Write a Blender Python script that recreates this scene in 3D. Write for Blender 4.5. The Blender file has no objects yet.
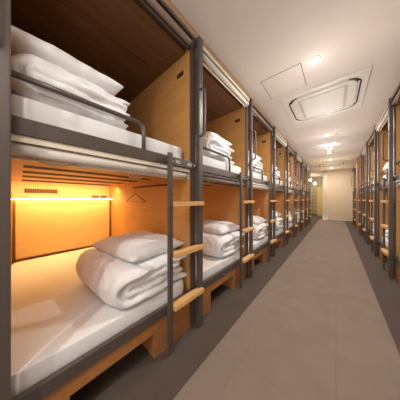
import bpy, bmesh, math, random
from mathutils import Vector, Matrix, noise, Euler
S = 0.95            # one layout unit = distance from camera line to the left row of bunks (m)
CH = 1.18           # eye height in layout units
TOP = 1.57          # ceiling above eye, layout units
PITCH = 1.175
C = bpy.context.scene.collection
random.seed(4)

# ------------------------------------------------------------ materials
def mat(name, col, rough=0.6, metal=0.0, kind=None, **k):
    m = bpy.data.materials.new(name); m.use_nodes = True
    nt = m.node_tree; b = nt.nodes['Principled BSDF']
    b.inputs['Base Color'].default_value = (*col, 1); b.inputs['Roughness'].default_value = rough
    b.inputs['Metallic'].default_value = metal
    if 'emit' in k:
        b.inputs['Emission Color'].default_value = (*k['emit'], 1); b.inputs['Emission Strength'].default_value = k['strength']
    if kind is None: return m
    tc = nt.nodes.new('ShaderNodeTexCoord'); mp = nt.nodes.new('ShaderNodeMapping')
    nt.links.new(tc.outputs['Object'], mp.inputs['Vector'])
    n = nt.nodes.new('ShaderNodeTexNoise'); r = nt.nodes.new('ShaderNodeValToRGB')
    nt.links.new(mp.outputs['Vector'], n.inputs['Vector'])
    nt.links.new(n.outputs['Fac'], r.inputs['Fac']); nt.links.new(r.outputs['Color'], b.inputs['Base Color'])
    v = k.get('var', 0.15)
    r.color_ramp.elements[0].position = 0.3; r.color_ramp.elements[1].position = 0.7
    r.color_ramp.elements[0].color = (*[c*(1-v) for c in col], 1); r.color_ramp.elements[1].color = (*[min(1, c*(1+v)) for c in col], 1)
    mp.inputs['Scale'].default_value = k.get('scale', (1, 1, 1)); n.inputs['Scale'].default_value = k.get('ns', 5)
    n.inputs['Detail'].default_value = k.get('detail', 5)
    if k.get('bump'):
        bp = nt.nodes.new('ShaderNodeBump'); bp.inputs['Strength'].default_value = k['bump']; bp.inputs['Distance'].default_value = k.get('bd', .004)
        nt.links.new(n.outputs['Fac'], bp.inputs['Height']); nt.links.new(bp.outputs['Normal'], b.inputs['Normal'])
    return m
WOOD = mat('maple_panel', (.56, .275, .085), .5, kind='n', scale=(1.0, 1.0, 14), ns=2.5, var=.10)
WOODB = mat('base_panel_wood', (.40, .17, .055), .5, kind='n', scale=(1, 1, 12), ns=2.5, var=.12)
WOODT = mat('ceiling_trim_wood', (.46, .30, .17), .5, kind='n', scale=(12, 1, 12), ns=2.5, var=.1)
RUNG = mat('rung_wood', (.72, .42, .17), .45, kind='n', scale=(14, 1.5, 14), ns=3, var=.12)
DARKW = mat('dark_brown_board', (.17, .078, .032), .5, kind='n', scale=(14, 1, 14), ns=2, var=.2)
METAL = mat('dark_bronze_paint', (.092, .073, .063), .42, .0, kind='n', ns=60, var=.05)
RAILM = mat('grey_tube_paint', (.12, .10, .092), .35, .1)
SLOT = mat('dark_plastic_and_gap_shade', (.06, .02, .012), .8)  # plain dark plastic; on the soffit it paints the shade in gaps
CREAM = mat('cream_blind_cloth', (.74, .70, .62), .75, kind='n', ns=40, var=.04)
BROWNB = mat('brown_blind_cloth', (.27, .2, .155), .7, kind='n', ns=40, var=.06)
ALU = mat('cream_aluminium', (.78, .72, .60), .35)
CHROME = mat('chrome', (.8, .78, .75), .2, 1)
LINEN = mat('white_linen', (.86, .87, .89), .8, kind='n', ns=11, var=.02, bump=.45, bd=.010)
SHEET = mat('white_sheet', (.83, .84, .86), .8, kind='n', ns=4, var=.02, bump=.25, bd=.008)
VENT = mat('brown_vent_grille', (.24, .11, .05), .6)
WHITE = mat('white_print', (.85, .84, .82), .5)
TAN = mat('tan_cord', (.45, .26, .12), .4)
CEIL = mat('painted_ceiling', (.76, .685, .625), .8, kind='n', ns=1.5, var=.015)
WALLM = mat('cream_wall', (.74, .62, .47), .8, kind='n', ns=2, var=.02)
ACW = mat('air_unit_plastic', (.80, .76, .70), .4)
ACG = mat('air_unit_grille', (.84, .81, .76), .55)
ACS = mat('air_unit_recess', (.60, .53, .46), .5)
BLACK = mat('dark_opening', (.03, .025, .022), .6)
LED = mat('warm_led', (1, .7, .35), .5, emit=(1, .70, .34), strength=32)
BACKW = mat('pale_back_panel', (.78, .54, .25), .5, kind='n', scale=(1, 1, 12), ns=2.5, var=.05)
LAMP = mat('lamp_face', (1, .95, .85), .5, emit=(1, .88, .7), strength=14)
CURT = mat('white_curtain_cloth', (.90, .86, .80), .8, kind='n', ns=5, var=.02)
LOCK = mat('olive_locker_paint', (.36, .30, .15), .5)
LOCKD = mat('locker_gap', (.16, .13, .06), .6)
YEL = mat('yellow_door_paint', (.62, .46, .17), .5)
GLOBE = mat('globe_lamp_glass', (1, .95, .85), .3, emit=(1, .9, .68), strength=9)
# carpets: fine loop pile + square tile joints
def carpet(name, col, v, joint):
    m = mat(name, col, .95, kind='n', ns=260, var=v, detail=2, bump=.6, bd=.003)
    nt = m.node_tree; b = nt.nodes['Principled BSDF']; src = b.inputs['Base Color'].links[0].from_socket
    tc = next(n for n in nt.nodes if n.type == 'TEX_COORD')
    big = nt.nodes.new('ShaderNodeTexNoise'); big.inputs['Scale'].default_value = 5; nt.links.new(tc.outputs['Object'], big.inputs['Vector'])
    br = nt.nodes.new('ShaderNodeTexBrick'); nt.links.new(tc.outputs['Object'], br.inputs['Vector'])
    br.offset = 0; br.inputs['Scale'].default_value = 2; br.inputs['Brick Width'].default_value = 1; br.inputs['Row Height'].default_value = 1
    br.inputs['Mortar Size'].default_value = .006
    br.inputs['Color1'].default_value = (1, 1, 1, 1); br.inputs['Color2'].default_value = (.96, .96, .96, 1); br.inputs['Mortar'].default_value = (joint,)*3+(1,)
    mr = nt.nodes.new('ShaderNodeMapRange'); mr.inputs['From Min'].default_value = .3; mr.inputs['From Max'].default_value = .7
    mr.inputs['To Min'].default_value = .93; mr.inputs['To Max'].default_value = 1.05; nt.links.new(big.outputs['Fac'], mr.inputs['Value'])
    a = nt.nodes.new('ShaderNodeMix'); a.data_type = 'RGBA'; a.blend_type = 'MULTIPLY'; a.inputs['Factor'].default_value = 1
    nt.links.new(src, a.inputs['A']); nt.links.new(br.outputs['Color'], a.inputs['B'])
    c = nt.nodes.new('ShaderNodeMix'); c.data_type = 'RGBA'; c.blend_type = 'MULTIPLY'; c.inputs['Factor'].default_value = 1
    nt.links.new(a.outputs['Result'], c.inputs['A']); nt.links.new(mr.outputs['Result'], c.inputs['B'])
    nt.links.new(c.outputs['Result'], b.inputs['Base Color'])
    return m
CARD = carpet('dark_carpet', (.092, .067, .053), .6, .9)
CARL = carpet('taupe_carpet', (.25, .192, .152), .16, .88)

# ------------------------------------------------------------ mesh helpers
def ident(l, s, h): return Vector((l*S, s*S, (h+CH)*S))       # lateral(+right), along, height
def bayc(l, s, h): return Vector((-(l-1)*S, s*S, (h+CH)*S))   # depth measured like 'lateral from camera line'
def box(bm, a, b, f=ident, bevel=0.0):
    p, q = f(*a), f(*b)
    lo = Vector([min(p[i], q[i]) for i in range(3)]); hi = Vector([max(p[i], q[i]) for i in range(3)])
    r = bmesh.ops.create_cube(bm, size=1)
    vs = r['verts']; bmesh.ops.scale(bm, verts=vs, vec=hi-lo); bmesh.ops.translate(bm, verts=vs, vec=(hi+lo)/2)
    if bevel:
        es = list({e for v in vs for e in v.link_edges})
        bmesh.ops.bevel(bm, geom=es, offset=bevel, segments=2, affect='EDGES', profile=.6)
def tube(bm, pts, r, seg=12):
    pts = [Vector(p) for p in pts]; rings = []
    up = None
    for i, p in enumerate(pts):
        t = (pts[min(i+1, len(pts)-1)]-pts[max(i-1, 0)]).normalized()
        if up is None: up = t.orthogonal().normalized()
        up = (up - t*up.dot(t)).normalized(); w = t.cross(up)
        rings.append([bm.verts.new(p+(up*math.cos(a)+w*math.sin(a))*r) for a in [2*math.pi*k/seg for k in range(seg)]])
    for i in range(len(rings)-1):
        for k in range(seg):
            f = bm.faces.new((rings[i][k], rings[i][(k+1) % seg], rings[i+1][(k+1) % seg], rings[i+1][k])); f.smooth = True
    bm.faces.new(rings[0][::-1]); bm.faces.new(rings[-1])
def cyl(bm, c, axis, r, h, seg=32, r2=None):
    rot = Vector((0, 0, 1)).rotation_difference(Vector(axis)).to_matrix().to_4x4()
    bmesh.ops.create_cone(bm, cap_ends=True, segments=seg, radius1=r, radius2=r if r2 is None else r2, depth=h, matrix=Matrix.Translation(c) @ rot)
def arc(cx, r, a0, a1, n, e1, e2):
    return [cx+e1*math.cos(a0+(a1-a0)*i/n)*r+e2*math.sin(a0+(a1-a0)*i/n)*r for i in range(n+1)]
def obj(name, bm, m, parent=None, smooth=False):
    bmesh.ops.recalc_face_normals(bm, faces=bm.faces)
    me = bpy.data.meshes.new(name); bm.to_mesh(me); bm.free()
    me.materials.append(m)
    if smooth:
        for p in me.polygons: p.use_smooth = True
    o = bpy.data.objects.new(name, me); C.objects.link(o)
    if parent: o.parent = parent
    return o
def bx(name, m, parent, *boxes, f=bayc, bevel=.002):
    bm = bmesh.new()
    for a, b in boxes: box(bm, a, b, f, bevel)
    return obj(name, bm, m, parent)
def empty(name, loc, rz=0):
    o = bpy.data.objects.new(name, None); C.objects.link(o); o.location = loc; o.rotation_euler = (0, 0, rz); o.empty_display_size = .1
    return o
def tag(o, label, cat, group=None):
    o['label'] = label; o['category'] = cat
    if group: o['group'] = group
    return o
def struct(name, m, *boxes, bevel=0):
    o = bx(name, m, None, *boxes, f=ident, bevel=bevel); o['kind'] = 'structure'; return o
def copy_tree(o, parent=None, skip=()):
    c = o.copy(); C.objects.link(c); c.parent = parent
    for ch in o.children:
        if ch.name.split('.')[0] in skip: continue
        copy_tree(ch, c, skip)
    return c

# ------------------------------------------------------------ the setting
Y0, YE, YF = -2.2, 11.5, 15.0
LW, RW = -3.12, 2.78
struct('floor', CARD, ((LW-.1, Y0, -CH-.1), (RW+.1, YF+.1, -CH)))
run = struct('trim_1', CARL, ((-.722, Y0, -CH-.01), (.362, YE, -CH+.004)))     # light carpet lane
struct('ceiling', CEIL, ((LW-.1, Y0, TOP), (RW+.1, YF+.1, TOP+.1)))
struct('wall_left', WALLM, ((LW-.1, Y0, -CH), (LW, YF, TOP)))
struct('wall_right', WALLM, ((RW, Y0, -CH), (RW+.1, YE, TOP)))
struct('wall_end', WALLM, ((-.44, YE, -CH), (RW+.1, YE+.12, TOP)))
struct('wall_far', WALLM, ((LW, YF, -CH), (RW, YF+.1, TOP)))
struct('baseboard_end', CREAM, ((-.30, YE-.015, -CH), (.64, YE-.001, -CH+.07)))
pl = struct('trim_2', WOODB, ((.60, 8.35, -CH), (RW-.01, 8.62, TOP-.001)))           # wooden pilaster between right hand bunks

# ------------------------------------------------------------ bunk bay (double decker)
def make_bunk():
    t = empty('bunk_bed', (0, 0, 0))
    W = -1.11
    for_post = bmesh.new(); box(for_post, (1.0, 0, -CH), (1.018, .065, 1.5), bayc, .002); obj('post', for_post, METAL, t)
    bx('side_panel', WOOD, t, ((1.019, 0, -CH), (2.99, .064, 1.498)))
    slot = bx('slot', SLOT, t, ((1.10, -.0045, 1.185), (1.19, .001, 1.228)), bevel=0)
    slot.parent = t
    bx('back_panel', BACKW, t, ((2.99, W, -CH), (3.03, .064, 1.5)))
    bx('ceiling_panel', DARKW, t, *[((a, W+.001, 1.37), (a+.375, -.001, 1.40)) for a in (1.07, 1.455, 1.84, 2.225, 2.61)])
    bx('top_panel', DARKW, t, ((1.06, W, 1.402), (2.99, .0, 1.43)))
    bx('top_beam', METAL, t, ((1.0, W, 1.425), (1.06, 0, 1.5)))
    bx('fascia', WOODT, t, ((.985, W, 1.5), (1.06, .065, 1.568)))
    bx('upper_rail', METAL, t, ((1.0, W, .272), (1.045, 0, .345)))
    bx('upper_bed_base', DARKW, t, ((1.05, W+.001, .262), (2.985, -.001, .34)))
    # soffit: one solid board; dark strips paint the shade of gaps between slats
    bx('soffit', WOOD, t, ((1.16, W+.002, .222), (2.985, -.002, .25)), bevel=.001)
    for a, b in ((1.54, 1.65), (1.84, 1.99), (2.2, 2.40), (2.66, 2.90)):
        bx('soffit_gap_shade', SLOT, t, ((a, W+.1, .2195), (b, -.06, .2215)), bevel=0)
    bx('lower_rail', METAL, t, ((1.0, W, -.905), (1.03, 0, -.838)))
    bx('lower_bed_base', DARKW, t, ((1.05, W+.001, -.93), (2.985, -.001, -.87)))
    bx('base_panel', WOODB, t, ((1.012, W+.001, -CH), (1.045, -.86, -.905)), ((1.012, -.86, -.995), (1.045, -.375, -.905)),
       ((1.012, -.375, -CH), (1.045, -.001, -.905)), bevel=.001)
    bx('storage_side', WOODB, t, ((1.046, -.885, -CH), (1.9, -.861, -.94)), ((1.046, -.374, -CH), (1.9, -.35, -.94)), ((1.9, -.885, -CH), (1.93, -.35, -.94)))
    # headboard with concealed light
    bx('headboard', BACKW, t, ((2.90, W+.05, -.73), (2.93, -.03, -.006)))
    bx('led_strip', LED, t, ((2.82, W+.002, -.002), (2.828, -.002, .002)), bevel=0)
    bm = bmesh.new()
    box(bm, (2.982, W+.12, .075), (2.99, W+.44, .135), bayc, .001)
    v = obj('air_vent', bm, VENT, t)
    bm = bmesh.new()
    for k in range(14): box(bm, (2.9795, W+.13+k*.0215, .084), (2.983, W+.141+k*.0215, .126), bayc)
    obj('louvre', bm, SLOT, v)
    bx('power_outlet', VENT, t, ((2.98, -.26, .02), (2.99, -.16, .06))); bx('power_outlet', VENT, t, ((2.98, -.14, .02), (2.99, -.04, .06)))
    # guard rail of the top bed
    bm = bmesh.new(); R = .055*S; L = 1.02
    top = .525
    c = bayc(L, W+.655-.055, top-.055)
    pts = [bayc(L, W-.002, top), bayc(L, W+.3, top)] + arc(c, R, math.pi/2, 0, 8, Vector((0, 1, 0)), Vector((0, 0, 1))) + [bayc(L, W+.655, .34)]
    tube(bm, pts, .0135*S); obj('guard_rail', bm, RAILM, t)
    # ladder
    lad = empty('ladder', (0, 0, 0)); lad.parent = t
    bx('ladder_pole', METAL, lad, ((.94, -.294, -CH), (.965, -.256, .352)), ((.96, -.29, .29), (1.0, -.26, .33)), bevel=.004)
    bx('ladder_pole', METAL, lad, ((.945, .052, -CH), (.985, .105, 1.498)), ((.98, .07, -.86), (1.0, .09, -.83)), ((.98, .07, .29), (1.0, .09, .32)), ((.98, .07, 1.44), (1.0, .09, 1.47)), bevel=.004)
    for h in (-.04, -.435, -.835):
        bx('rung', RUNG, lad, ((.91, -.255, h-.018), (.9445, .085, h+.018)), ((.9445, -.255, h-.018), (.975, .051, h+.018)), bevel=.004)
    # grab handle
    bm = bmesh.new(); r = .05*S; s = .065; X = Vector((1, 0, 0)); Z = Vector((0, 0, 1))
    p = [bayc(.95, s, 1.01)] + arc(bayc(.94, s, .96), r, math.pi/2, 0, 7, X, Z) + arc(bayc(.94, s, .63), r, 0, -math.pi/2, 7, X, Z) + [bayc(.95, s, .58)]
    tube(bm, p, .011*S, 10); obj('grab_handle', bm, RAILM, t)
    # number plate
    pl = bx('number_plate', DARKPL, t, ((.988, -.252, .275), (.9995, .05, .34)), bevel=.001)
    return t
DARKPL = mat('number_plate_paint', (.10, .078, .068), .4)
def add_blind(t, h, m, kind, l=1.045, wid=1.10):
    """rolled-up blind hanging under a beam at height h"""
    W = -1.105
    bm = bmesh.new(); cyl(bm, bayc(l, (W-.006)/2, h-.055), (0, 1, 0), (.029 if kind == 'l' else .024)*S, 1.09*S, 28)
    for f in bm.faces: f.smooth = len(f.verts) == 4
    b = obj('roller_blind', bm, m, t)
    bx('head_rail', ALU if m is CREAM else METAL, b, ((l-.035, W, h-.012), (l+.035, -.006, h)), ((l-.038, W, h-.03), (l-.028, -.006, h-.012)), bevel=.001)
    bx('end_bracket', ALU if m is CREAM else METAL, b, ((l-.03, W, h-.088), (l+.03, W+.007, h)), bevel=.001)
    bx('end_bracket', ALU if m is CREAM else METAL, b, ((l-.03, -.012, h-.088), (l+.03, -.005, h)), bevel=.001)
    bx('bottom_bar', ALU if m is CREAM else METAL, b, ((l+.02, W+.01, h-.096), (l+.032, -.016, h-.08)), bevel=.001)
    bm = bmesh.new(); pts = []
    for i in range(13):
        a = math.pi*i/12
        pts.append(bayc(l+.0, W+.19-.06*math.cos(a), h-.086-.022*math.sin(a)))
    tube(bm, pts, .0035, 8)
    tube(bm, [p+Vector((0, .035*(i-6)/6, .006)) for i, p in enumerate(pts)], .003, 8)
    obj('pull_cord', bm, TAN, b)
    return b

proto = make_bunk()
def variant(src, lower, upper):
    add_blind(src, .272, lower, 'l'); add_blind(src, 1.458, upper, 'u', l=.99)
def berth_fill(P, e):
    # added warm fill light under the soffit, no fitting there, washing the back panel
    l = bpy.data.lights.new('berth_fill_light', 'AREA'); l.shape = 'RECTANGLE'; l.size = .95; l.size_y = .03; l.energy = e; l.color = (1, .64, .25)
    o = bpy.data.objects.new('berth_fill_light', l); C.objects.link(o)
    o.location = (-2.62*S, (P-.55)*S, (.19+CH)*S)
    d = Vector((-.16, 0, -.60))
    o.rotation_euler = (Matrix((( 0, d.normalized().z, -d.normalized().x), (1, 0, 0), (0, -d.normalized().x, -d.normalized().z)))).to_euler()
for P in (1.025, 2.2, 3.375, 4.55): berth_fill(P, 9.0 if P < 2 else 4.5)
# lettering on the first bay only
def lettering(parent, txt, s0, h0, size):
    cu = bpy.data.curves.new('txt', 'FONT'); cu.body = txt; cu.size = size; cu.extrude = .0006; cu.align_x = 'CENTER'; cu.align_y = 'CENTER'
    o = bpy.data.objects.new('txt', cu); C.objects.link(o)
    bpy.context.view_layer.update()
    me = bpy.data.meshes.new_from_object(o.evaluated_get(bpy.context.evaluated_depsgraph_get()))
    bpy.data.objects.remove(o)
    me.transform(Matrix.Translation(bayc(.987, s0, h0)) @ Matrix(((0, 0, 1, 0), (1, 0, 0, 0), (0, 1, 0, 0), (0, 0, 0, 1))))
    me.materials.clear(); me.materials.append(WHITE)
    n = bpy.data.objects.new('lettering', me); C.objects.link(n); n.parent = parent
def arrow(parent, s0, h0, up):
    bm = bmesh.new(); d = .012*(1 if up else -1)
    vs = [bm.verts.new(bayc(l, s, h)) for l in (.9865, .9885) for s, h in ((s0-.011, h0-d), (s0+.011, h0-d), (s0, h0+d))]
    bm.faces.new(vs[:3]); bm.faces.new(vs[3:][::-1])
    for i in range(3): bm.faces.new((vs[i], vs[(i+1) % 3], vs[3+(i+1) % 3], vs[3+i]))
    obj('arrow_mark', bm, WHITE, parent)
plate = next(c for c in proto.children if c.name.startswith('number_plate'))
arrow(plate, -.222, .307, True); arrow(plate, .03, .307, False)

left_P = [1.025+PITCH*k for k in range(-1, 8)]; left_P[0] += .022
right_P = [1.35, 2.525, 3.70, 4.875, 6.05, 7.225, 8.75, 9.925]
ordn = ['nearest', 'second', 'third', 'fourth', 'fifth', 'sixth', 'seventh', 'farthest']
base = proto; bays = []
light_proto = proto                       # cream lower blind
dark_proto = copy_tree(proto)             # brown lower blind
variant(light_proto, CREAM, BROWNB); variant(dark_proto, BROWNB, CREAM)
def place(src, first, loc, rz, label, group):
    t = src if first else copy_tree(src, skip=('rung',) if 'behind the camera' in label else ())
    t.location = loc; t.rotation_euler = (0, 0, rz); tag(t, label, 'bunk bed', group); return t
used = set()
for k, P in enumerate(left_P):
    src = light_proto if k % 2 else dark_proto
    if k == 0: lab = 'two-tier bunk bed on the left, behind the camera beside the nearest one'
    elif k == 1: lab = 'two-tier wooden bunk bed filling the left foreground, glowing amber inside its lower berth'
    else: lab = 'two-tier bunk bed, %s along the left row counting from the foreground' % ordn[k-1]
    t = place(src, k in (1, 2), (-S, P*S, 0), 0, lab, 'bunk beds in the left row'); bays.append(t)
for k, P in enumerate(right_P):
    src = light_proto if k % 2 else dark_proto
    if k < 2: lab = 'two-tier bunk bed on the right, %s' % ('beside the camera outside the view' if k == 0 else 'just outside the right edge of the view')
    elif k < 6: lab = 'two-tier bunk bed in the right row, %s from the right edge before the wooden pilaster' % ordn[k-2].replace('nearest', 'first')
    elif k == 6: lab = 'two-tier bunk bed just behind the wooden pilaster on the right'
    else: lab = 'farthest two-tier bunk bed on the right, against the end wall'
    bays.append(place(src, False, (.65*S, P*S, 0), math.pi, lab, 'bunk beds in the right row'))
near = bays[1]
np_ = next(c for c in near.children if c.name.startswith('number_plate'))
lettering(np_, '802', -.165, .306, .034); lettering(np_, '802', -.03, .306, .034)
# left foreground bay: hook, coat rail
bm = bmesh.new()
pts = [bayc(1.33, -.42, .225), bayc(1.33, -.42, .20), bayc(1.33, -.41, .19), bayc(1.33, -.36, .187), bayc(1.33, -.31, .19), bayc(1.33, -.30, .20), bayc(1.33, -.30, .225)]
tube(bm, pts, .006, 8); obj('pull_handle', bm, ALU, near)
bx('coat_rail', SLOT, near, ((1.30, -.02, .145), (2.1, -.0005, .16)), bevel=.001)

# ------------------------------------------------------------ bedding
def super_block(bm, cx, cy, cz, a, b, c, e1=.35, e2=.35, nu=40, nv=20, rot=0, wr=0, seed=0, tilt=0):
    def sp(x, e): return math.copysign(abs(x)**e, x)
    R = Matrix.Rotation(rot, 3, 'Z') @ Matrix.Rotation(tilt, 3, 'Y')
    rows = []
    for j in range(nv+1):
        v = -math.pi/2+math.pi*j/nv; row = []
        for i in range(nu):
            u = 2*math.pi*i/nu
            p = Vector((a*sp(math.cos(v), e1)*sp(math.cos(u), e2), b*sp(math.cos(v), e1)*sp(math.sin(u), e2), c*sp(math.sin(v), e1)))
            if wr: p += p.normalized()*wr*noise.noise(p*5+Vector((seed, 0, 0)))
            row.append(bm.verts.new(R @ p+Vector((cx, cy, cz))))
            if j in (0, nv): break
        rows.append(row)
    for j in range(nv):
        A, B = rows[j], rows[j+1]
        for i in range(nu):
            k = (i+1) % nu
            if len(A) == 1: bm.faces.new((A[0], B[k], B[i]))
            elif len(B) == 1: bm.faces.new((A[i], A[k], B[0]))
            else: bm.faces.new((A[i], A[k], B[k], B[i]))
def bake(name, bm, m, mods):
    me = bpy.data.meshes.new(name); bm.to_mesh(me); bm.free()
    o = bpy.data.objects.new(name, me); C.objects.link(o)
    for kind, kw in mods:
        md = o.modifiers.new(kind, kind)
        for k, v in kw.items(): setattr(md, k, v)
    bpy.context.view_layer.update()
    n = bpy.data.meshes.new_from_object(o.evaluated_get(bpy.context.evaluated_depsgraph_get()))
    o.modifiers.clear(); o.data = n; n.materials.clear(); n.materials.append(m)
    for p in n.polygons: p.use_smooth = True
    return o
def wrinkle(o, amp, seed, scale=7, flat=None):
    me = o.data; nrm = [v.normal.copy() for v in me.vertices]
    for v, n in zip(me.vertices, nrm):
        q = v.co*scale+Vector((seed, seed*.7, 0))
        w = noise.noise(q+Vector((noise.noise(q*.6), noise.noise(q*.6+Vector((9, 0, 0))), 0))*1.6)
        ridge = (1-abs(w)*2.4)
        k = amp*(.6*ridge+.5*noise.noise(q*2.3)+.7*noise.noise(q*.45))
        if flat is not None and v.co.z < flat: k *= 0
        v.co += n*k
        if v.co.z < 0: v.co.z = 0
# folded duvet: local frame, x = into berth(-) , y along, z up from its base; front face at x=0
def make_duvet(seed):
    rnd = random.Random(seed); bm = bmesh.new(); wx = .70; t = .066; V0 = Vector((seed*1.7, 0, 0))
    def u_path(y1, y0, z0, z1):
        rr = (z1-z0)/2; zc = (z0+z1)/2; n = 22
        pts = [(y1-(y1-y0)*i/n, z0) for i in range(n)]
        pts += [(y0-rr*math.sin(math.pi*i/14), zc-rr*math.cos(math.pi*i/14)) for i in range(15)]
        pts += [(y0+(y1+rnd.uniform(-.03, .02)-y0)*i/n, z1) for i in range(1, n+1)]
        return pts
    for q, (y1, y0, z0, z1) in enumerate(((.30, -.20, .036, .204), (.285+rnd.uniform(-.03, .02), -.19, .094, .150))):
        P = u_path(y1, y0, z0, z1); rings = []; K = 40; off = rnd.uniform(-.02, .02)
        for i, (y, z) in enumerate(P):
            a, b = P[max(0, i-1)], P[min(len(P)-1, i+1)]
            ty, tz = b[0]-a[0], b[1]-a[1]; L = math.hypot(ty, tz); ny, nz = -tz/L, ty/L
            e = min(1, min(i, len(P)-1-i)/3); th = t*(.35+.65*math.sqrt(e))
            th *= 1+.22*noise.noise(Vector((i*.14, q*5, 0))+V0)
            front = .0+.035*noise.noise(Vector((i*.09, q*3+7, 0))+V0)+off; back = .03*noise.noise(Vector((i*.1, q*3+17, 0))+V0)
            ring = []
            for k in range(K):
                an = 2*math.pi*k/K; cx = math.copysign(abs(math.cos(an))**.35, math.cos(an)); cn = math.copysign(abs(math.sin(an))**.8, math.sin(an))
                x = -wx/2+cx*wx/2+(front if cx > 0 else back)*abs(cx)
                sag = -.022*max(0, cx)**4*(z/.2)
                n_ = cn*th/2*(1+.25*noise.noise(Vector((x*5, i*.2, q))+V0))
                yy = y+ny*n_+.02*noise.noise(Vector((x*4, z*6, q*4))+V0); zz = z+nz*n_+sag+.010*noise.noise(Vector((x*4, y*5, q*4+2))+V0)
                ring.append(bm.verts.new((x, yy, max(.001, zz))))
            rings.append(ring)
        for i in range(len(rings)-1):
            for k in range(K): bm.faces.new((rings[i][k], rings[i][(k+1) % K], rings[i+1][(k+1) % K], rings[i+1][k]))
        bm.faces.new(rings[0][::-1]); bm.faces.new(rings[-1])
    bmesh.ops.recalc_face_normals(bm, faces=bm.faces)
    o = bake('folded_duvet', bm, LINEN, [('REMESH', dict(mode='VOXEL', voxel_size=.008)), ('SMOOTH', dict(factor=.5, iterations=3))])
    wrinkle(o, .008, seed, 8)
    return o
def make_pillow(seed):
    bm = bmesh.new(); a, b, t = .33, .26, (.088 if seed < 2 else .105)
    N, M = 52, 40; top = {}; bot = {}
    for i in range(N+1):
        for j in range(M+1):
            u = -1+2*i/N; v = -1+2*j/M
            # pinched pillow outline: sides bow in a little, corners stay as points
            x = a*u*(1-.07*(1-v*v)); y = b*v*(1-.06*(1-u*u))
            h = t*((1-u**4)*(1-v**4))**.55*(1-.10*(u*u+v*v))
            q = Vector((x*7+seed, y*7, 0)); w = noise.noise(q)*.016*(1-max(abs(u), abs(v))**6) + noise.noise(q*2.6)*.006
            e = i in (0, N) or j in (0, M)
            top[i, j] = bm.verts.new((x, y, h+(0 if e else w)+t*.8))
            bot[i, j] = top[i, j] if e else bm.verts.new((x, y, -h*.8+w*.3+t*.8))
    for i in range(N):
        for j in range(M):
            bm.faces.new((top[i, j], top[i+1, j], top[i+1, j+1], top[i, j+1]))
            f = (bot[i, j], bot[i, j+1], bot[i+1, j+1], bot[i+1, j])
            try: bm.faces.new(f)
            except ValueError: pass
    bmesh.ops.recalc_face_normals(bm, faces=bm.faces)
    o = bake('pillow', bm, LINEN, [('SMOOTH', dict(factor=.5, iterations=1)), ('SUBSURF', dict(levels=1))])
    return o
def make_mattress(w, thick):
    bm = bmesh.new()
    lx, ly = 1.83*S, w*S
    super_block(bm, -lx/2, 0, thick/2, lx/2, ly/2, thick/2, .16, .10, 96, 40)
    o = bake('mattress', bm, SHEET, [])
    for v in o.data.vertices:
        if v.co.z > thick*.9: v.co.z += .006*noise.noise(v.co*3)
    return o
def side_x(P, rz, l, s): # world position of a bay-local spot
    v = Vector((-(l-1)*S, s*S, 0))
    if rz: v = Vector((-v.x, -v.y, 0)); return Vector((.65*S, P*S, 0))+v
    return Vector((-S, P*S, 0))+v
duvets = [make_duvet(3), make_duvet(11), make_duvet(23)]
pillows = [make_pillow(1.3), make_pillow(5.1)]
matU = make_mattress(1.08, .13*S); 
seen = {}
def put(src, key, loc, rot, label, cat, group):
    if key in seen: o = src.copy(); C.objects.link(o)
    else: seen[key] = 1; o = src
    o.location = loc; o.rotation_euler = rot
    return tag(o, label, cat, group)
bottomU, bottomL = .34, -.87
topU, topL = .47, -.74
def berth(P, rz, k, level, where):
    rnd = random.Random(round(P*100)*4+(2 if rz else 0)+(level == 'upper'))
    zb = (bottomU if level == 'upper' else bottomL)+CH; zt = (topU if level == 'upper' else topL)+CH
    mp = side_x(P, rz, 1.034 if level == 'lower' else 1.052, -.555); mp.z = zb*S+.001
    side = 'left' if not rz else 'right'
    put(matU, 'm', mp, (0, 0, rz), 'white mattress, %s berth, %s' % (level, where), 'mattress', 'mattresses, %s row' % side)
    if level == 'lower':
        sp = -.335; lp = 1.03
    else:
        sp = -.56; lp = 1.06
    if k == 1 and rz == 0:
        if level == 'upper': sp = -.80
    j = (rnd.random()-.5)*.03
    q = side_x(P, rz, lp, sp+j); q.z = zt*S+.002
    di = rnd.randrange(3) if not (k == 1 and rz == 0) else (0 if level == 'lower' else 1)
    a = rnd.uniform(-.04, .04)
    if k == 1 and level == 'lower' and rz == 0: a = .06
    d = put(duvets[di], 'd%d' % di, q, (0, 0, rz+a), 'white folded duvet, %s berth, %s' % (level, where), 'duvet', 'folded duvets, %s row' % side)
    if k == 1 and rz == 0 and level == 'upper': d.scale = (1, .86, 1)
    else: d.scale = (1.04, 1.03, 1.10) if level == 'lower' else (1, 1, 1)
    pi = rnd.randrange(2)
    w = side_x(P, rz, lp+.37, sp+j+(.03 if level == 'lower' else .04)-(.08 if (k == 1 and rz == 0 and level == 'upper') else 0)); w.z = zt*S+(.228 if level == 'lower' else .212)
    pa = rnd.uniform(-.12, .12)
    if k == 1 and level == 'lower' and rz == 0: pa = .1; pi = 0
    put(pillows[pi], 'p%d' % pi, w, (0, rnd.uniform(-.02, .05)*(1 if not rz else 1), rz+pa), 'plump white pillow, %s berth, %s' % (level, where), 'pillow', 'pillows, %s row' % side)
for k, P in enumerate(left_P):
    w = 'the bunk behind the camera' if k == 0 else 'the %s bunk on the left' % ordn[k-1]
    for lv in ('lower', 'upper'): berth(P, 0, k, lv, w)
for k, P in enumerate(right_P):
    w = ['the bunk beside the camera on the right', 'the bunk outside the right edge', 'the first visible bunk on the right', 'the second visible bunk on the right', 'the third visible bunk on the right',
         'the last right bunk before the pilaster', 'the right bunk behind the pilaster', 'the farthest bunk on the right'][k]
    for lv in ('lower', 'upper'): berth(P, math.pi, k, lv, w)

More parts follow.
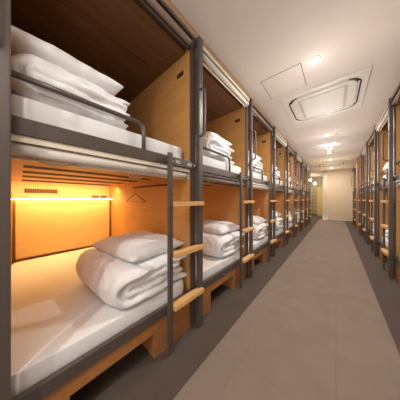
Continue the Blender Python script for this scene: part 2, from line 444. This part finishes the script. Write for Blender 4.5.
# wire hanger on the coat rail of the nearest lower berth
bm = bmesh.new(); s = -.035; P = left_P[1]
def hp(l, h): return Vector((-l*S, (P+s)*S, (h+CH-.028)*S))
tube(bm, [hp(2.24, -.005), hp(2.03, .085), hp(1.99, .10), hp(1.95, .085), hp(1.72, -.005)], .0055, 8)
tube(bm, [hp(2.24, -.005), hp(2.0, -.012), hp(1.72, -.005)], .0025, 8)
tube(bm, [hp(1.99, .10), hp(1.99, .135), hp(1.975, .155), hp(1.99, .19), hp(2.005, .175)], .0025, 8)
h = obj('clothes_hanger', bm, VENT); tag(h, 'thin clothes hanger on the side wall of the amber lit lower berth', 'hanger')

# ------------------------------------------------------------ ceiling things
def cassette(x0, x1, y0, y1, label):
    cx, cy = (x0+x1)/2, (y0+y1)/2; hw = (x1-x0)/2; hd = (y1-y0)/2
    t = empty('ceiling_air_conditioner', (cx*S, cy*S, (TOP+CH)*S)); tag(t, label, 'air conditioner', 'ceiling air conditioners')
    def rr(a, b, r, n=6):
        out = []
        for qx, qy, a0 in ((1, 1, 0), (-1, 1, 90), (-1, -1, 180), (1, -1, 270)):
            for i in range(n+1):
                an = math.radians(a0+90*i/n)
                out.append((qx*(a-r)+r*math.cos(an), qy*(b-r)+r*math.sin(an)))
        return out
    def ring(name, o, i, z0, z1, m, par=t):
        bm = bmesh.new(); L = []
        for (pts, z) in ((o, z1), (o, z0), (i, z0), (i, z1)): L.append([bm.verts.new((p[0]*S, p[1]*S, z*S)) for p in pts])
        n = len(o)
        for r in range(4):
            A, B = L[r], L[(r+1) % 4]
            for k in range(n): bm.faces.new((A[k], A[(k+1) % n], B[(k+1) % n], B[k]))
        return obj(name, bm, m, par)
    def plate_(name, o, z0, z1, m, par=t):
        bm = bmesh.new(); A = [bm.verts.new((p[0]*S, p[1]*S, z0*S)) for p in o]; B = [bm.verts.new((p[0]*S, p[1]*S, z1*S)) for p in o]
        bm.faces.new(A[::-1]); bm.faces.new(B)
        for k in range(len(o)): bm.faces.new((A[k], A[(k+1) % len(o)], B[(k+1) % len(o)], B[k]))
        return obj(name, bm, m, par)
    ring('panel_frame', rr(hw, hd, .005), rr(hw*.88, hd*.88, .17), -.016, -.001, ACW)
    plate_('air_slot', rr(hw*.881, hd*.881, .17), -.008, -.002, BLACK)
    ring('rim', rr(hw*.90, hd*.90, .18), rr(hw*.875, hd*.875, .168), -.018, -.014, ACW)
    plate_('centre_cover', rr(hw*.79, hd*.79, .13), -.026, -.006, ACW)
    plate_('cover_step', rr(hw*.60, hd*.68, .03), -.0275, -.025, ACS)
    g = plate_('intake_grille', rr(hw*.52, hd*.62, .02), -.032, -.026, ACG)
    bm = bmesh.new()
    for k in range(15):
        yy = (-.6+1.2*k/14)*hd
        box(bm, (-hw*.5, yy-.006, -.0345), (hw*.5, yy+.006, -.031), lambda a, b, c: Vector((a*S, b*S, c*S)))
    obj('grille_slats', bm, ACG, g)
    for sg in (-1, 1):
        bx('louvre_blade', ACW, t, ((sg*hw*.80, -hd*.6, -.014), (sg*hw*.835, hd*.6, -.009)), f=lambda a, b, c: Vector((a*S, b*S, c*S)), bevel=.001)
        bx('louvre_blade', ACW, t, ((-hw*.6, sg*hd*.80, -.014), (hw*.6, sg*hd*.835, -.009)), f=lambda a, b, c: Vector((a*S, b*S, c*S)), bevel=.001)
    return t
cassette(-.655, .32, 2.72, 3.76, 'large square ceiling air conditioner with rounded dark slots, nearest the camera')
cassette(-.655, .32, 8.7, 9.75, 'distant ceiling air conditioner near the end wall')
def hat(p0, p1):
    x0, y0 = p0; x1, y1 = p1; w = .006
    t = empty('access_hatch', ((x0+x1)/2*S, (y0+y1)/2*S, (TOP+CH)*S)); tag(t, 'square white access hatch in the ceiling beside the large air conditioner', 'hatch')
    cx, cy = (x0+x1)/2, (y0+y1)/2; g = lambda a, b, c: Vector(((a-cx)*S, (b-cy)*S, c*S))
    bx('hatch_door', CEIL, t, ((x0+w, y0+w, -.004), (x1-w, y1-w, 0)), f=g, bevel=.001)
    for a in (x0, x1-w): bx('hatch_gap', BLACK, t, ((a, y0, -.002), (a+w, y1, 0)), f=g, bevel=0)
    for a in (y0, y1-w*.6): bx('hatch_edge', RAILM, t, ((x0+w, a, -.0015), (x1-w, a+w*.6, 0)), f=g, bevel=0)
hat((-.765, 2.12), (-.305, 2.60))
def lamp(name, kind, loc, power, col, size=.1, rot=(0, 0, 0), spread=None):
    l = bpy.data.lights.new(name, kind); l.energy = power; l.color = col
    if kind == 'AREA': l.shape = 'DISK'; l.size = size
    else: l.shadow_soft_size = size
    o = bpy.data.objects.new(name, l); C.objects.link(o); o.location = loc; o.rotation_euler = rot
    return o
WARM = (1, .92, .82)
DL = [(-.18, -1.2), (-.18, 2.19), (-.17, 4.95), (-.18, 8.1), (-.18, 10.4), (-1.5, 12.5)]
lab = ['ceiling downlight behind the camera', 'glaring round downlight before the large air conditioner', 'small round downlight between the large air conditioner and the spotlight',
       'small downlight just before the distant air conditioner', 'downlight close to the end wall', 'downlight over the lockers at the far left']
for (x, y), lb in zip(DL, lab):
    t = empty('downlight', (x*S, y*S, (TOP+CH)*S)); tag(t, lb, 'ceiling light', 'recessed downlights')
    bm = bmesh.new(); tube(bm, [Vector((.05*math.cos(a), .05*math.sin(a), -.002)) for a in [2*math.pi*i/24 for i in range(25)]], .006, 8); obj('trim_ring', bm, ACW, t)
    bm = bmesh.new(); cyl(bm, (0, 0, -.003), (0, 0, 1), .045, .004, 24); obj('lamp_face', bm, LAMP, t)
    lamp('downlight_bulb', 'AREA', (x*S, y*S, (TOP+CH)*S-.012), 16 if y > 10 else 22, WARM, .09)
    lamp('downlight_glow', 'POINT', (x*S, y*S, (TOP+CH)*S-.10), .35, WARM, .04)
for y in (-.35, 2.19, 3.6, 4.95, 6.5, 8.1, 10.3):  # added fill points in mid-air, no fixtures, to brighten the ceiling evenly
    lamp('corridor_fill', 'POINT', (-.18*S, y*S, (TOP+CH)*S-.68), 14 if y < 0 else 9.5 if y < 8 else 11, (1, .94, .88) if y < 8 else (1, .80, .55), .15)
lamp('alcove_fill', 'POINT', (-1.5*S, 12.9*S, 2.0), 26, (1, .80, .52), .15)  # added warm fill without a fixture, brightens the alcove
# spotlight hanging under the ceiling
t = empty('ceiling_spotlight', (-.15*S, 5.9*S, (TOP+CH)*S)); tag(t, 'white cylindrical spotlight hanging from the ceiling along the corridor', 'spotlight')
bm = bmesh.new(); cyl(bm, (0, 0, -.012), (0, 0, 1), .05, .02, 24); obj('mounting_plate', bm, ACW, t)
bm = bmesh.new(); cyl(bm, (0, 0, -.16), (0, 0, 1), .055, .17, 28); obj('lamp_body', bm, ACW, t)
bm = bmesh.new(); cyl(bm, (0, 0, -.05), (0, 0, 1), .012, .07, 12); obj('stem', bm, ACW, t)
for sg in (-1, 1):
    bm = bmesh.new(); cyl(bm, (sg*.058, 0, -.09), (1, 0, 0), .012, .006, 16); obj('side_lamp', bm, LAMP, t)
    lamp('spotlight_bulb', 'POINT', ((-.15)*S+sg*.085, 5.9*S, (TOP+CH)*S-.085), .9, (.9, .95, 1), .02)

# ------------------------------------------------------------ far end
bm = bmesh.new(); pts = []
n = 40; A = []; B = []
x0, x1 = -.56, -.37
for j in range(9):
    f = j/8; h = TOP-.002-(TOP+CH-.01)*f; row = []
    wd = 1+.25*f**2
    for i in range(n+1):
        u = i/n; x = (x0+x1)/2+(u-.5)*(x1-x0)*wd; y = 11.2+.014*math.sin(u*math.pi*9)*(1+.4*f)
        row.append(bm.verts.new(ident(x, y, h)))
    A.append(row)
for j in range(8):
    for i in range(n): bm.faces.new((A[j][i], A[j][i+1], A[j+1][i+1], A[j+1][i]))
bmesh.ops.solidify(bm, geom=bm.faces[:], thickness=.008)
c = obj('curtain', bm, CURT, smooth=True); tag(c, 'narrow white floor length curtain hanging at the left of the end wall', 'curtain')
t = empty('locker_cabinet', (-1.6*S, 14.6*S, 0)); tag(t, 'olive locker cabinet with rows of small doors, beyond the left row of bunks', 'locker')
g = lambda a, b, c: Vector(((a+1.6)*S, (b-14.6)*S, (c+CH)*S))
bx('cabinet_body', LOCKD, t, ((-2.2, 14.35, -CH), (-1.03, 14.95, .75)), f=g)
for i in range(4):
    for j in range(7):
        x = -2.19+i*.29; z = -CH+.06+j*.267
        d = bx('locker_door', LOCK, t, ((x+.01, 14.325, z+.01), (x+.28, 14.35, z+.257)), f=g)
        bx('latch', ALU, d, ((x+.22, 14.315, z+.11), (x+.25, 14.325, z+.15)), f=g, bevel=.001)
t = empty('folding_screen', (-.9*S, 14.2*S, 0)); tag(t, 'tall yellow panel standing between the lockers and the curtain', 'panel')
g = lambda a, b, c: Vector(((a+.9)*S, (b-14.2)*S, (c+CH)*S))
bx('screen_panel', YEL, t, ((-1.0, 14.2, -CH), (-.66, 14.25, .86)), f=g)
bx('screen_frame', ALU, t, ((-1.02, 14.19, -CH), (-1.0, 14.26, .88)), ((-.66, 14.19, -CH), (-.64, 14.26, .88)), ((-1.02, 14.19, .86), (-.64, 14.26, .88)), f=g)
for (x, y, h, lb) in ((-1.23, 12.1, 1.2, 'upper left of two round glowing lamps beyond the left bunks'), (-1.07, 13.0, 1.05, 'lower right of two round glowing lamps beyond the left bunks')):
    t = empty('globe_lamp', (x*S, y*S, (h+CH)*S)); tag(t, lb, 'lamp', 'round lamps at the far end')
    bm = bmesh.new(); bmesh.ops.create_uvsphere(bm, u_segments=20, v_segments=12, radius=.085); obj('globe', bm, GLOBE, t, True)
    bm = bmesh.new(); cyl(bm, (0, 0, .09+((TOP-h)*S-.09)/2), (0, 0, 1), .006, (TOP-h)*S-.09, 10); obj('cord', bm, BLACK, t)
    bm = bmesh.new(); cyl(bm, (0, 0, .09), (0, 0, 1), .025, .03, 14); obj('cap', bm, BLACK, t)

# ------------------------------------------------------------ light, world, camera
w = bpy.data.worlds.new('World'); bpy.context.scene.world = w; w.use_nodes = True
bg = w.node_tree.nodes['Background']; bg.inputs['Color'].default_value = (1, .96, .93, 1); bg.inputs['Strength'].default_value = 1.3
cam = bpy.data.cameras.new('camera'); co = bpy.data.objects.new('camera', cam); C.objects.link(co)
cam.sensor_width = 36; cam.lens = 36*156.5/400; cam.clip_start = .02
co.location = (0, 0, CH*S)
co.rotation_euler = (math.pi/2, 0, math.atan(136/156.5))
cam.shift_y = -1/400
bpy.context.scene.camera = co
vs = bpy.context.scene.view_settings; vs.view_transform = 'Standard'; vs.look = 'None'; vs.gamma = 1; vs.exposure = 0.2; vs.use_curve_mapping = False
